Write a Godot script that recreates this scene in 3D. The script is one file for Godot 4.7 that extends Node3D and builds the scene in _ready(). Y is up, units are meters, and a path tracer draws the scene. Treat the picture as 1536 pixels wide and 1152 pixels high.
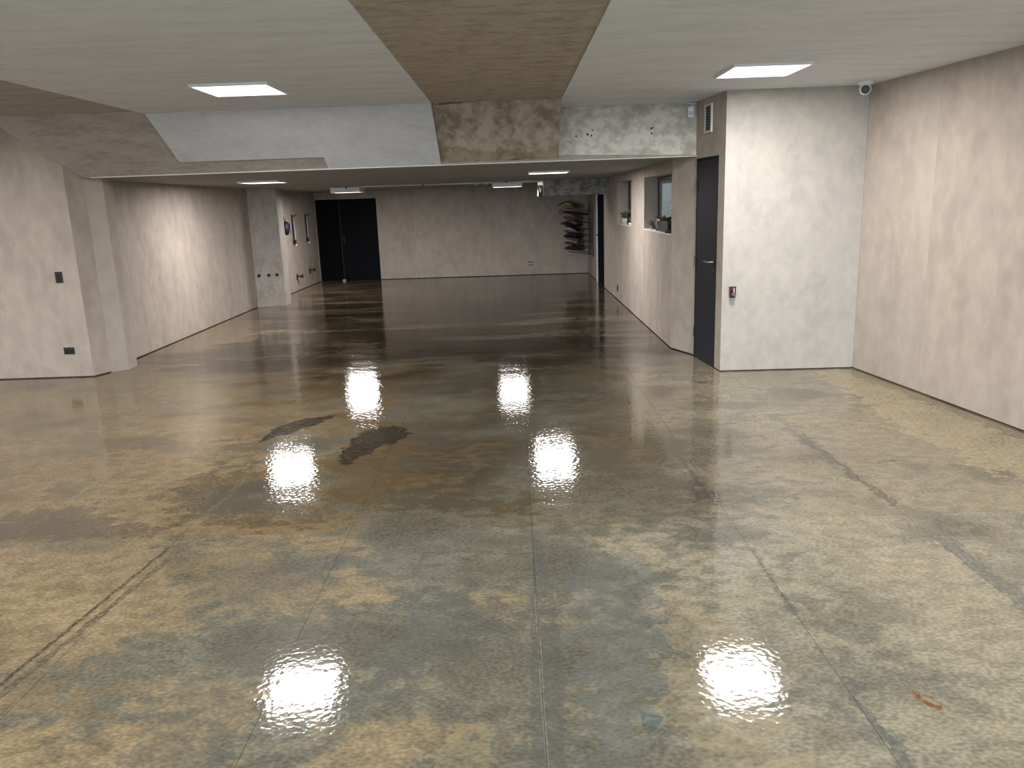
extends Node3D
# A basement garage: clad walls, raw concrete ceiling, glossy stained concrete floor.
# Long axis of the room runs along -z, the floor is y = 0.

const CEIL := 2.68
const LIGHT_COLOR := Color(1.0, 0.975, 0.96)
const LIGHT_ENERGY := 8.6
var taken := {}
var M := {}


func _ready() -> void:
	# ---------------------------------------------------------------- camera, sky, exposure
	var cam := Camera3D.new()
	cam.name = "camera"
	cam.transform = Transform3D(Basis(Vector3(0.99943, -0.03363, 0.00133), Vector3(0.03306, 0.97367, -0.22555), Vector3(0.00629, 0.22546, 0.97423)), Vector3(0, 1.75, 0))
	cam.fov = rad_to_deg(2.0 * atan(576.0 / 1190.0))
	cam.near = 0.05
	cam.far = 200.0
	add_child(cam)
	cam.current = true
	var env := Environment.new()
	var sky := Sky.new()
	var sm := ProceduralSkyMaterial.new()
	sm.sky_top_color = Color(0.84, 0.90, 0.96)
	sm.sky_horizon_color = Color(0.90, 0.93, 0.96)
	sm.ground_horizon_color = Color(0.5, 0.5, 0.5)
	sm.ground_bottom_color = Color(0.4, 0.4, 0.4)
	sm.sun_angle_max = 1.0
	sky.sky_material = sm
	env.background_mode = Environment.BG_SKY
	env.sky = sky
	env.background_energy_multiplier = 9.5
	env.tonemap_mode = Environment.TONE_MAPPER_LINEAR
	env.tonemap_exposure = 1.0
	env.sdfgi_enabled = true
	env.ssao_enabled = true
	env.ssil_enabled = true
	var we := WorldEnvironment.new()
	we.name = "world_environment"
	we.environment = env
	add_child(we)

	make_materials()
	build_floor()
	build_walls()
	build_ceiling()
	build_doors()
	build_windows()
	build_trims()
	build_lights()
	build_fixtures()
	build_bike_wall()
	build_boards()
	build_sill_plants()


# ================================================================= helpers
func numbered(called: String) -> String:
	if not taken.has(called):
		taken[called] = 0
		return called
	taken[called] += 1
	return "%s_%03d" % [called, taken[called]]


func part(parent: Node3D, called: String, mesh: Mesh, mat: Material, at := Vector3.ZERO, rot := Vector3.ZERO) -> MeshInstance3D:
	var o := MeshInstance3D.new()
	o.name = called
	o.mesh = mesh
	o.material_override = mat
	o.position = at
	o.rotation = rot
	parent.add_child(o, true)
	return o


func thing(called: String, label: String, category: String, at := Vector3.ZERO, turn := 0.0, group := "") -> Node3D:
	var o := Node3D.new()
	o.name = numbered(called)
	add_child(o)
	o.position = at
	o.rotation.y = turn
	o.set_meta("label", label)
	o.set_meta("category", category)
	if group != "":
		o.set_meta("group", group)
	return o


func structure(called: String) -> Node3D:
	var o := Node3D.new()
	o.name = called
	add_child(o)
	o.set_meta("kind", "structure")
	return o


func bm(x: float, y: float, z: float) -> BoxMesh:
	var m := BoxMesh.new()
	m.size = Vector3(x, y, z)
	return m


func cyl(r: float, h: float, top := -1.0, seg := 20) -> CylinderMesh:
	var m := CylinderMesh.new()
	m.bottom_radius = r
	m.top_radius = r if top < 0.0 else top
	m.height = h
	m.radial_segments = seg
	m.rings = 1
	return m


func face(st: SurfaceTool, pts: Array, away: Vector3) -> void:
	# a flat convex polygon whose front looks away from the point «away»
	var n: Vector3 = (pts[1] - pts[0]).cross(pts[2] - pts[0])
	var mid := Vector3.ZERO
	for p in pts:
		mid += p
	mid /= pts.size()
	var list := pts.duplicate()
	if n.dot(mid - away) > 0.0:
		list.reverse()
		n = -n
	n = -n.normalized()
	for i in range(1, list.size() - 1):
		for p in [list[0], list[i], list[i + 1]]:
			st.set_normal(n)
			st.add_vertex(p)


func loft(a: Array, b: Array) -> ArrayMesh:
	# a convex solid between two loops of as many points
	var st := SurfaceTool.new()
	st.begin(Mesh.PRIMITIVE_TRIANGLES)
	var c := Vector3.ZERO
	for p in a:
		c += p
	for p in b:
		c += p
	c /= a.size() + b.size()
	face(st, a, c)
	face(st, b, c)
	for i in a.size():
		var j := (i + 1) % a.size()
		face(st, [a[i], a[j], b[j]], c)
		face(st, [a[i], b[j], b[i]], c)
	return st.commit()


func plate(pts: Array, back: Vector3) -> ArrayMesh:
	var b := []
	for p in pts:
		b.append(p + back)
	return loft(pts, b)


func chamfer_box(x: float, y: float, z: float, c: float) -> ArrayMesh:
	# box centred on the origin whose +z face has chamfered edges
	var hx := x / 2
	var hy := y / 2
	var hz := z / 2
	var st := SurfaceTool.new()
	st.begin(Mesh.PRIMITIVE_TRIANGLES)
	var o := Vector3.ZERO
	var b := [Vector3(-hx, -hy, -hz), Vector3(hx, -hy, -hz), Vector3(hx, hy, -hz), Vector3(-hx, hy, -hz)]
	var m := [Vector3(-hx, -hy, hz - c), Vector3(hx, -hy, hz - c), Vector3(hx, hy, hz - c), Vector3(-hx, hy, hz - c)]
	var t := [Vector3(-hx + c, -hy + c, hz), Vector3(hx - c, -hy + c, hz), Vector3(hx - c, hy - c, hz), Vector3(-hx + c, hy - c, hz)]
	face(st, b, o)
	face(st, t, o)
	for i in 4:
		var j := (i + 1) % 4
		face(st, [b[i], b[j], m[j], m[i]], o)
		face(st, [m[i], m[j], t[j], t[i]], o)
	return st.commit()


func lathe(profile: Array, seg := 28) -> ArrayMesh:
	# profile of (radius, y), round the y axis
	var st := SurfaceTool.new()
	st.begin(Mesh.PRIMITIVE_TRIANGLES)
	st.set_smooth_group(0)
	for i in profile.size() - 1:
		var p: Vector2 = profile[i]
		var q: Vector2 = profile[i + 1]
		for k in seg:
			var a := TAU * k / seg
			var b := TAU * (k + 1) / seg
			var v := [Vector3(cos(a) * p.x, p.y, sin(a) * p.x), Vector3(cos(b) * p.x, p.y, sin(b) * p.x), Vector3(cos(b) * q.x, q.y, sin(b) * q.x), Vector3(cos(a) * q.x, q.y, sin(a) * q.x)]
			for t in [0, 1, 2, 0, 2, 3]:
				st.add_vertex(v[t])
	st.generate_normals()
	return st.commit()


func tube(pts: Array, r: float, seg := 8) -> ArrayMesh:
	var st := SurfaceTool.new()
	st.begin(Mesh.PRIMITIVE_TRIANGLES)
	st.set_smooth_group(0)
	var rings := []
	for i in pts.size():
		var d: Vector3 = (pts[mini(i + 1, pts.size() - 1)] - pts[maxi(i - 1, 0)]).normalized()
		var s := d.cross(Vector3.UP if absf(d.y) < 0.9 else Vector3.RIGHT).normalized()
		var t := s.cross(d)
		var ring := []
		for k in seg:
			var a := TAU * k / seg
			ring.append(pts[i] + (s * cos(a) + t * sin(a)) * r)
		rings.append(ring)
	for i in pts.size() - 1:
		for k in seg:
			var l := (k + 1) % seg
			var v := [rings[i][k], rings[i][l], rings[i + 1][l], rings[i + 1][k]]
			for q in [0, 2, 1, 0, 3, 2]:
				st.add_vertex(v[q])
	for e in [0, pts.size() - 1]:
		for k in range(1, seg - 1):
			var v := [rings[e][0], rings[e][k], rings[e][k + 1]]
			if e == 0:
				v.reverse()
			for q in v:
				st.add_vertex(q)
	st.generate_normals()
	return st.commit()


# ================================================================= noise and textures
func noise(sd: int, cycles: float, w: int, h: int, per_px: float, ox: float, oz: float, stretch := 1.0, octaves := 4, kind := FastNoiseLite.TYPE_SIMPLEX_SMOOTH) -> PackedByteArray:
	# cycles per metre, per_px metres per pixel, (ox, oz) metres at the first pixel; stretched along x
	var n := FastNoiseLite.new()
	n.seed = sd
	n.noise_type = kind
	n.fractal_octaves = octaves
	n.fractal_gain = 0.55
	n.frequency = cycles * per_px
	var sw := maxi(8, int(w / stretch))
	n.offset = Vector3(ox / per_px / stretch, oz / per_px, 0)
	var im := n.get_image(sw, h, false, false, false)
	if sw != w:
		im.resize(w, h, Image.INTERPOLATE_BILINEAR)
	return im.get_data()


func seamless(sd: int, freq: float, size: int, octaves := 4) -> PackedByteArray:
	var n := FastNoiseLite.new()
	n.seed = sd
	n.noise_type = FastNoiseLite.TYPE_SIMPLEX_SMOOTH
	n.fractal_octaves = octaves
	n.fractal_gain = 0.55
	n.frequency = freq
	return n.get_seamless_image(size, size, false, false, 0.15, false).get_data()


func sst(a: float, b: float, x: float) -> float:
	var t := clampf((x - a) / (b - a), 0.0, 1.0)
	return t * t * (3.0 - 2.0 * t)


func mottled(sd: int, base: Color, dark: Color, light: Color, size := 512, f1 := 0.006, f2 := 0.03, grain := 0.06) -> ImageTexture:
	var a := seamless(sd, f1, size)
	var b := seamless(sd + 1, f2, size, 5)
	var c := seamless(sd + 2, 0.25, size, 2)
	var out := PackedByteArray()
	out.resize(size * size * 3)
	for i in size * size:
		var t := a[i] / 255.0
		var u := b[i] / 255.0
		var col := base.lerp(dark, sst(0.48, 0.72, t * 0.6 + u * 0.4)).lerp(light, sst(0.54, 0.3, t * 0.45 + u * 0.55))
		var g := 1.0 + (c[i] / 255.0 - 0.5) * 2.0 * grain
		out[i * 3] = int(clampf(col.r * g, 0, 1) * 255)
		out[i * 3 + 1] = int(clampf(col.g * g, 0, 1) * 255)
		out[i * 3 + 2] = int(clampf(col.b * g, 0, 1) * 255)
	return ImageTexture.create_from_image(Image.create_from_data(size, size, false, Image.FORMAT_RGB8, out))


func rgb8(r: int, g: int, b: int) -> Color:
	return Color(r / 255.0, g / 255.0, b / 255.0)


func plain(c: Color, rough := 0.6, metal := 0.0) -> StandardMaterial3D:
	var m := StandardMaterial3D.new()
	m.albedo_color = c
	m.roughness = rough
	m.metallic = metal
	return m


func tri(tex: Texture2D, scale: Vector3, rough: float) -> StandardMaterial3D:
	var m := StandardMaterial3D.new()
	m.albedo_texture = tex
	m.uv1_triplanar = true
	m.uv1_world_triplanar = true
	m.uv1_scale = scale
	m.uv1_triplanar_sharpness = 8.0
	m.roughness = rough
	return m


func make_materials() -> void:
	var panel_tex := mottled(11, rgb8(161, 151, 141), rgb8(151, 141, 132), rgb8(169, 159, 148), 512, 0.008, 0.03, 0.02)
	var panel_tex2 := mottled(31, rgb8(163, 154, 144), rgb8(154, 145, 136), rgb8(171, 161, 150), 512, 0.008, 0.03, 0.02)
	M.panel = [tri(panel_tex, Vector3(0.42, 0.24, 0.42), 0.75), tri(panel_tex2, Vector3(0.38, 0.26, 0.38), 0.75), tri(panel_tex, Vector3(0.33, 0.2, 0.33), 0.75)]
	M.white_panel = tri(mottled(151, rgb8(166, 163, 157), rgb8(158, 156, 152), rgb8(174, 169, 161), 512, 0.01, 0.035, 0.02), Vector3(0.5, 0.34, 0.5), 0.7)
	M.core = plain(rgb8(70, 66, 62), 0.9)
	var ceil_tex := mottled(51, rgb8(210, 214, 218), rgb8(200, 204, 208), rgb8(216, 220, 224), 512, 0.01, 0.05, 0.025)
	M.ceil_panel = tri(ceil_tex, Vector3(0.22, 0.5, 0.9), 0.8)
	M.slope_panel = tri(mottled(161, rgb8(194, 198, 203), rgb8(186, 190, 195), rgb8(200, 204, 209), 256, 0.02, 0.08, 0.02), Vector3(0.3, 0.5, 0.5), 0.8)
	var raw := mottled(71, rgb8(163, 152, 136), rgb8(143, 132, 117), rgb8(174, 164, 149), 512, 0.016, 0.06, 0.07)
	M.raw = tri(raw, Vector3(0.32, 0.5, 0.75), 0.85)
	var raw2 := mottled(91, rgb8(160, 154, 148), rgb8(146, 140, 134), rgb8(170, 164, 158), 512, 0.012, 0.06, 0.04)
	M.raw_left = tri(raw2, Vector3(0.25, 0.5, 0.8), 0.85)
	M.column = tri(raw2, Vector3(0.8, 0.35, 0.8), 0.85)
	M.soffit = tri(mottled(131, rgb8(150, 147, 142), rgb8(140, 137, 132), rgb8(158, 155, 150), 256, 0.02, 0.08, 0.02), Vector3(0.3, 0.5, 0.5), 0.8)
	var grey := mottled(111, rgb8(128, 128, 124), rgb8(86, 86, 84), rgb8(152, 152, 148), 512, 0.02, 0.09, 0.08)
	M.beam = tri(grey, Vector3(0.4, 0.5, 0.4), 0.75)
	M.outer = plain(rgb8(150, 156, 152), 0.9)
	M.door_grey = plain(rgb8(44, 44, 49), 0.6)
	M.door_frame = plain(rgb8(36, 36, 40), 0.6)
	M.black_door = plain(rgb8(10, 11, 13), 0.8)
	M.black_door_2 = plain(rgb8(14, 16, 20), 0.75)
	for k in ["door_grey", "door_frame", "black_door", "black_door_2"]:
		M[k].metallic_specular = 0.2
	M.black = plain(rgb8(22, 22, 24), 0.45)
	M.charcoal = plain(rgb8(38, 36, 38), 0.4)
	M.window_black = plain(rgb8(20, 22, 28), 0.4)
	M.steel = plain(rgb8(205, 205, 205), 0.25, 1.0)
	M.galvanised = plain(rgb8(190, 188, 184), 0.35, 1.0)
	M.pipe = plain(rgb8(225, 225, 222), 0.3, 0.35)
	M.white = plain(rgb8(222, 226, 230), 0.4)
	M.off_white = plain(rgb8(205, 205, 200), 0.6)
	var glass := StandardMaterial3D.new()
	glass.albedo_color = Color(0.75, 0.82, 0.82, 0.1)
	glass.transparency = BaseMaterial3D.TRANSPARENCY_ALPHA
	glass.roughness = 0.03
	M.glass = glass
	var glow := StandardMaterial3D.new()
	glow.albedo_color = Color(0.95, 0.95, 0.95)
	glow.emission_enabled = true
	glow.emission = Color(1.0, 0.96, 0.94)
	glow.emission_energy_multiplier = 3.0
	M.glow = glow


# ================================================================= floor
func paint_floor(x0: float, z0: float, w: int, h: int, pp: float) -> Image:
	# colours of the slab: tan, olive, grey-green and dark mottling of the sealed concrete
	var nA := noise(3, 0.42, w, h, pp, x0, z0, 1.2, 5)
	var nB := noise(5, 3.2, w, h, pp, x0, z0, 2.2, 4)
	var nC := noise(7, 1.0, w, h, pp, x0, z0, 1.3, 5)
	var nD := noise(9, 55.0, w, h, pp, x0, z0, 1.5, 2)
	var nF := noise(17, 1.3, w, h, pp, x0, z0, 4.0, 4)
	var nE := noise(13, 9.0, w, h, pp, x0, z0, 1.4, 4)
	var out := PackedByteArray()
	out.resize(w * h * 3)
	var i := 0
	for y in h:
		var z := z0 + (y + 0.5) * pp
		for x in w:
			var px := x0 + (x + 0.5) * pp
			var a := nA[i] / 255.0
			var b := nB[i] / 255.0 - 0.5
			var c := nC[i] / 255.0
			var d := nD[i] / 255.0 - 0.5
			var e := nE[i] / 255.0 - 0.5
			var es := sst(-0.1, 0.1, e) - 0.5
			# grey concrete down the middle, tan pours to the left, paler ones to the right
			var wob := (a - 0.5) * 0.9 + (c - 0.5) * 0.9 + b * 0.45 + e * 0.45
			var tan_w := sst(-0.16, 0.16, wob - (px + 1.0) * 0.26)
			var pale_w := sst(-0.16, 0.16, wob * 0.8 + (px - 0.85) * 0.42)
			var r := lerpf(lerpf(0.362, 0.438, tan_w), 0.462, pale_w)
			var g := lerpf(lerpf(0.356, 0.392, tan_w), 0.446, pale_w)
			var bl := lerpf(lerpf(0.312, 0.306, tan_w), 0.386, pale_w)
			# ochre and blue-grey clouds
			var och := sst(0.52, 0.66, c * 0.6 + (0.5 + e) * 0.25 + (1.0 - a) * 0.15 + b * 0.2) * 0.3
			r = lerpf(r, 0.462, och)
			g = lerpf(g, 0.420, och)
			bl = lerpf(bl, 0.335, och)
			var slt := sst(0.52, 0.68, (1.0 - c) * 0.5 + a * 0.3 + (0.5 - e) * 0.2 - b * 0.25) * 0.36
			r = lerpf(r, 0.318, slt)
			g = lerpf(g, 0.322, slt)
			bl = lerpf(bl, 0.296, slt)
			# the older pours beyond the cross joint are browner and darker, most of all in the traffic lane
			if z < -4.08:
				var lane := sst(-0.2, 0.2, wob * 0.9 + 0.16 - absf(px + 0.25) * 0.17 + (0.3 if z < -9.3 else 0.0)) * sst(-0.25, 0.3, -4.3 - z + wob * 1.2 + es * 0.2)
				r *= lerpf(1.0, 0.70, lane)
				g *= lerpf(0.98, 0.67, lane)
				bl *= lerpf(0.96, 0.62, lane)
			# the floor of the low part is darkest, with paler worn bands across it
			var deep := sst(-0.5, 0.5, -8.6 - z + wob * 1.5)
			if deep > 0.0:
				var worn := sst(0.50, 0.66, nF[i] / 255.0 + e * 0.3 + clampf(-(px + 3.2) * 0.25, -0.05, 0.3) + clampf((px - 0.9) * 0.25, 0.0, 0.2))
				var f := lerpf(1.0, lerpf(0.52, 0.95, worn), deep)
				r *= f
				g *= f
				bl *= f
			var dk := sst(0.56, 0.74, 1.0 - c + b * 0.4 + e * 0.45) * 0.4
			r = lerpf(r, 0.235, dk)
			g = lerpf(g, 0.22, dk)
			bl = lerpf(bl, 0.185, dk)
			var k := 1.0 + d * 0.4 + es * 0.06 + e * 0.16 + b * 0.16
			out[i * 3] = clampi(int(r * k * 255.0), 0, 255)
			out[i * 3 + 1] = clampi(int(g * k * 255.0), 0, 255)
			out[i * 3 + 2] = clampi(int(bl * k * 255.0), 0, 255)
			i += 1
	return Image.create_from_data(w, h, false, Image.FORMAT_RGB8, out)


func stain(im: Image, x0: float, z0: float, pp: float, poly: Array, col: Color, strength: float, ragged: float, sd: int) -> void:
	# a stain with a ragged outline of its own
	var pts := PackedVector2Array(poly)
	var lo := pts[0]
	var hi := pts[0]
	for p in pts:
		lo = lo.min(p)
		hi = hi.max(p)
	var n := FastNoiseLite.new()
	n.seed = sd
	n.frequency = 6.0
	n.fractal_octaves = 4
	var ax := clampi(int((lo.x - ragged - x0) / pp), 0, im.get_width())
	var bx := clampi(int((hi.x + ragged - x0) / pp) + 1, 0, im.get_width())
	var ay := clampi(int((lo.y - ragged - z0) / pp), 0, im.get_height())
	var by := clampi(int((hi.y + ragged - z0) / pp) + 1, 0, im.get_height())
	for y in range(ay, by):
		for x in range(ax, bx):
			var p := Vector2(x0 + (x + 0.5) * pp, z0 + (y + 0.5) * pp)
			var q := p + Vector2(n.get_noise_2d(p.x, p.y), n.get_noise_2d(p.x + 37.0, p.y)) * ragged * 2.0
			if Geometry2D.is_point_in_polygon(q, pts):
				var s := strength * clampf(0.72 + n.get_noise_2d(p.x * 5.0, p.y * 5.0) * 1.1, 0.0, 1.0)
				im.set_pixel(x, y, im.get_pixel(x, y).lerp(col, s))


func strip(a: Vector2, b: Vector2, w: float) -> Array:
	var s := (b - a).orthogonal().normalized() * w / 2
	return [a - s, b - s, b + s, a + s]


func ripple(w: int, h: int, pp: float, x0: float, z0: float) -> ImageTexture:
	# the slightly uneven, orange-peel surface of the sealer
	var f := noise(21, 26.0, w, h, pp, x0, z0, 1.0, 2)
	var g := noise(23, 2.2, w, h, pp, x0, z0, 2.0, 2)
	var out := PackedByteArray()
	out.resize(w * h)
	for i in w * h:
		out[i] = clampi(int(f[i] * 0.35 + g[i] * 0.65), 0, 255)
	var im := Image.create_from_data(w, h, false, Image.FORMAT_L8, out)
	im.convert(Image.FORMAT_RGBA8)
	im.bump_map_to_normal_map(8.0)
	return ImageTexture.create_from_image(im)


func floor_material(im: Image, x0: float, z0: float, pp: float) -> StandardMaterial3D:
	var m := StandardMaterial3D.new()
	m.albedo_texture = ImageTexture.create_from_image(im)
	m.roughness = 0.065
	m.metallic_specular = 0.55
	m.normal_enabled = true
	m.normal_texture = ripple(im.get_width(), im.get_height(), pp, x0, z0)
	m.normal_scale = 0.042
	m.texture_repeat = true
	return m


func slab_mesh(xa: float, xb: float, za: float, zb: float, x0: float, z0: float, wm: float, hm: float) -> ArrayMesh:
	var st := SurfaceTool.new()
	st.begin(Mesh.PRIMITIVE_TRIANGLES)
	var g := 0.0008
	xa += g
	xb -= g
	za += g
	zb -= g
	var c := Vector3((xa + xb) / 2, -0.05, (za + zb) / 2)
	var t := [Vector3(xa, 0, za), Vector3(xb, 0, za), Vector3(xb, 0, zb), Vector3(xa, 0, zb)]
	var order := [0, 1, 2, 0, 2, 3]
	for k in order:
		var p: Vector3 = t[k]
		st.set_normal(Vector3.UP)
		st.set_uv(Vector2((p.x - x0) / wm, (p.z - z0) / hm))
		st.add_vertex(p)
	st.set_uv(Vector2(0.5, 0.5))
	var b := []
	for p in t:
		b.append(p - Vector3(0, 0.1, 0))
	face(st, b, c)
	for i in 4:
		var j := (i + 1) % 4
		face(st, [t[i], t[j], b[j], b[i]], c)
	return st.commit()


func build_floor() -> void:
	var f := structure("floor")
	# three sheets of colour: near, middle and far bays
	var pa := 0.00315
	var ia := paint_floor(-3.2, -4.14, 2032, 840, pa)
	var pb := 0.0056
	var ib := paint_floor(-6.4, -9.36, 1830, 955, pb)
	var pc := 0.009
	var ic := paint_floor(-5.0, -19.5, 780, 1144, pc)
	var slate := rgb8(74, 77, 75)
	var dark := rgb8(66, 61, 53)
	var oil := rgb8(48, 44, 38)
	var cream := rgb8(154, 140, 108)
	# stains that follow the saw cuts
	stain(ia, -3.2, -4.14, pa, [Vector2(0.0, -2.0), Vector2(0.03, -3.2), Vector2(0.06, -3.95), Vector2(0.1, -3.85), Vector2(0.135, -3.3), Vector2(0.145, -2.7), Vector2(0.1, -2.0)], slate, 0.65, 0.006, 3)
	stain(ia, -3.2, -4.14, pa, strip(Vector2(0.055, -2.0), Vector2(0.055, -3.3), 0.011), rgb8(122, 119, 106), 0.6, 0.003, 4)
	stain(ia, -3.2, -4.14, pa, strip(Vector2(2.14, -3.0), Vector2(2.14, -3.75), 0.09), slate, 0.7, 0.02, 5)
	stain(ib, -6.4, -9.36, pb, strip(Vector2(2.11, -4.2), Vector2(2.05, -5.6), 0.06), dark, 0.7, 0.03, 6)
	stain(ib, -6.4, -9.36, pb, strip(Vector2(2.07, -4.7), Vector2(2.04, -6.2), 0.09), slate, 0.5, 0.04, 7)
	stain(ia, -3.2, -4.14, pa, strip(Vector2(1.15, -3.05), Vector2(1.15, -3.7), 0.03), slate, 0.7, 0.012, 8)
	stain(ia, -3.2, -4.14, pa, strip(Vector2(1.18, -1.9), Vector2(1.16, -2.6), 0.035), slate, 0.75, 0.02, 9)
	stain(ia, -3.2, -4.14, pa, strip(Vector2(1.02, -2.42), Vector2(1.2, -2.2), 0.09), slate, 0.45, 0.04, 19)
	stain(ib, -6.4, -9.36, pb, strip(Vector2(1.12, -4.4), Vector2(1.1, -5.2), 0.03), dark, 0.7, 0.012, 10)
	stain(ia, -3.2, -4.14, pa, strip(Vector2(-2.04, -2.6), Vector2(-1.89, -3.95), 0.022), oil, 0.75, 0.004, 11)
	stain(ia, -3.2, -4.14, pa, strip(Vector2(-1.985, -2.6), Vector2(-1.83, -3.8), 0.035), dark, 0.65, 0.005, 12)
	stain(ib, -6.4, -9.36, pb, strip(Vector2(-2.84, -4.2), Vector2(-2.84, -5.6), 0.05), rgb8(122, 113, 94), 0.5, 0.02, 13)
	stain(ib, -6.4, -9.36, pb, strip(Vector2(-1.88, -4.2), Vector2(-1.75, -6.0), 0.05), rgb8(122, 113, 94), 0.5, 0.02, 14)
	stain(ib, -6.4, -9.36, pb, [Vector2(-3.1, -4.1), Vector2(-3.1, -4.55), Vector2(-2.7, -4.65), Vector2(-2.3, -4.3), Vector2(-1.95, -4.2), Vector2(-2.0, -4.09)], dark, 0.6, 0.07, 15)
	stain(ib, -6.4, -9.36, pb, [Vector2(-2.3, -4.7), Vector2(-2.2, -5.1), Vector2(-1.8, -5.2), Vector2(-1.35, -4.6), Vector2(-1.1, -4.45), Vector2(-1.2, -4.25), Vector2(-1.9, -4.3)], dark, 0.55, 0.12, 16)
	# a damp patch with a sharp outline
	var puddle := [Vector2(-2.03, -5.85), Vector2(-2.0, -6.2), Vector2(-1.9, -6.45), Vector2(-1.55, -6.62), Vector2(-1.62, -6.4), Vector2(-1.72, -6.25), Vector2(-1.82, -6.05)]
	var puddle_2 := [Vector2(-1.24, -5.2), Vector2(-1.3, -5.6), Vector2(-1.26, -6.05), Vector2(-1.1, -6.2), Vector2(-0.93, -6.18), Vector2(-0.84, -5.95), Vector2(-0.88, -5.8), Vector2(-1.02, -5.68), Vector2(-1.1, -5.45)]
	stain(ib, -6.4, -9.36, pb, puddle, rgb8(30, 28, 24), 0.95, 0.03, 17)
	stain(ib, -6.4, -9.36, pb, puddle_2, rgb8(32, 30, 26), 0.95, 0.03, 18)
	# cream laitance along the right wall, ochre next to it
	stain(ib, -6.4, -9.36, pb, [Vector2(2.95, -7.75), Vector2(3.2, -7.75), Vector2(3.7, -4.1), Vector2(3.05, -4.1), Vector2(2.85, -5.5)], cream, 0.75, 0.1, 20)
	stain(ib, -6.4, -9.36, pb, strip(Vector2(3.33, -7.7), Vector2(3.78, -4.1), 0.2), rgb8(104, 86, 58), 0.55, 0.06, 21)
	# bare spot, rust and smaller marks
	stain(ia, -3.2, -4.14, pa, [Vector2(0.39, -2.46), Vector2(0.43, -2.41), Vector2(0.465, -2.4), Vector2(0.44, -2.34), Vector2(0.41, -2.31), Vector2(0.385, -2.37)], rgb8(66, 78, 77), 0.9, 0.012, 22)
	stain(ia, -3.2, -4.14, pa, strip(Vector2(1.365, -2.485), Vector2(1.42, -2.415), 0.022), rgb8(98, 64, 34), 0.95, 0.02, 23)
	stain(ia, -3.2, -4.14, pa, strip(Vector2(1.40, -2.48), Vector2(1.43, -2.46), 0.014), rgb8(104, 72, 40), 0.9, 0.015, 24)
	stain(ia, -3.2, -4.14, pa, strip(Vector2(-1.93, -2.55), Vector2(-1.9, -2.6), 0.016), rgb8(112, 82, 46), 0.8, 0.015, 34)
	stain(ib, -6.4, -9.36, pb, strip(Vector2(1.35, -4.35), Vector2(1.62, -4.42), 0.07), rgb8(74, 76, 66), 0.8, 0.06, 25)
	stain(ib, -6.4, -9.36, pb, strip(Vector2(2.3, -4.95), Vector2(2.45, -5.0), 0.05), dark, 0.5, 0.05, 26)
	stain(ib, -6.4, -9.36, pb, strip(Vector2(1.7, -7.4), Vector2(1.9, -7.4), 0.07), dark, 0.8, 0.06, 27)
	stain(ib, -6.4, -9.36, pb, strip(Vector2(2.55, -7.2), Vector2(2.75, -7.2), 0.06), dark, 0.5, 0.06, 28)
	# blue-grey bays in the middle, bare dark patches with mottled rims
	stain(ia, -3.2, -4.14, pa, [Vector2(-0.7, -2.45), Vector2(-0.62, -2.8), Vector2(-0.45, -3.4), Vector2(-0.1, -3.25), Vector2(-0.05, -2.9), Vector2(-0.35, -2.85), Vector2(-0.55, -2.45)], slate, 0.5, 0.1, 29)
	stain(ia, -3.2, -4.14, pa, [Vector2(0.2, -3.6), Vector2(0.55, -3.65), Vector2(0.62, -3.3), Vector2(0.5, -2.7), Vector2(0.33, -2.1), Vector2(0.2, -2.0)], rgb8(86, 92, 92), 0.5, 0.1, 30)
	stain(ia, -3.2, -4.14, pa, [Vector2(-1.1, -1.9), Vector2(-1.0, -2.5), Vector2(-0.75, -3.2), Vector2(-0.9, -3.3), Vector2(-1.3, -2.7), Vector2(-1.4, -1.9)], rgb8(78, 79, 74), 0.45, 0.12, 31)
	stain(ia, -3.2, -4.14, pa, [Vector2(-0.15, -1.8), Vector2(-0.15, -2.35), Vector2(-0.3, -2.4), Vector2(-0.4, -1.8)], rgb8(128, 117, 88), 0.6, 0.06, 32)
	stain(ia, -3.2, -4.14, pa, [Vector2(0.5, -1.8), Vector2(0.52, -2.6), Vector2(0.62, -3.1), Vector2(0.85, -3.1), Vector2(0.85, -1.8)], rgb8(130, 119, 92), 0.5, 0.08, 33)
	var ma := floor_material(ia, -3.2, -4.14, pa)
	var mb := floor_material(ib, -6.4, -9.36, pb)
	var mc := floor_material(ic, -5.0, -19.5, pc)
	var cols := [-7.8, -5.7, -4.75, -3.8, -2.83, -1.89, -0.95, 0.055, 1.15, 2.1, 3.05, 5.2]
	var rows := [-19.4, -14.6, -9.3, -4.08, 0.0, 2.7]
	for ri in rows.size() - 1:
		for ci in cols.size() - 1:
			var xa: float = cols[ci]
			var xb: float = cols[ci + 1]
			var za: float = rows[ri]
			var zb: float = rows[ri + 1]
			if zb <= -9.0 and (xb < -4.9 or xa > 2.2):
				continue
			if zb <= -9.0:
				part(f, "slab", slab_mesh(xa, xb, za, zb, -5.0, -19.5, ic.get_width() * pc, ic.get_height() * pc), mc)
			elif zb <= -4.0:
				part(f, "slab", slab_mesh(xa, xb, za, zb, -6.4, -9.36, ib.get_width() * pb, ib.get_height() * pb), mb)
			else:
				part(f, "slab", slab_mesh(xa, xb, za, zb, -3.2, -4.14, ia.get_width() * pa, ia.get_height() * pa), ma)
	part(f, "subfloor", bm(13.4, 0.1, 22.2), M.core, Vector3(-1.3, -0.062, -8.4))


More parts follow.
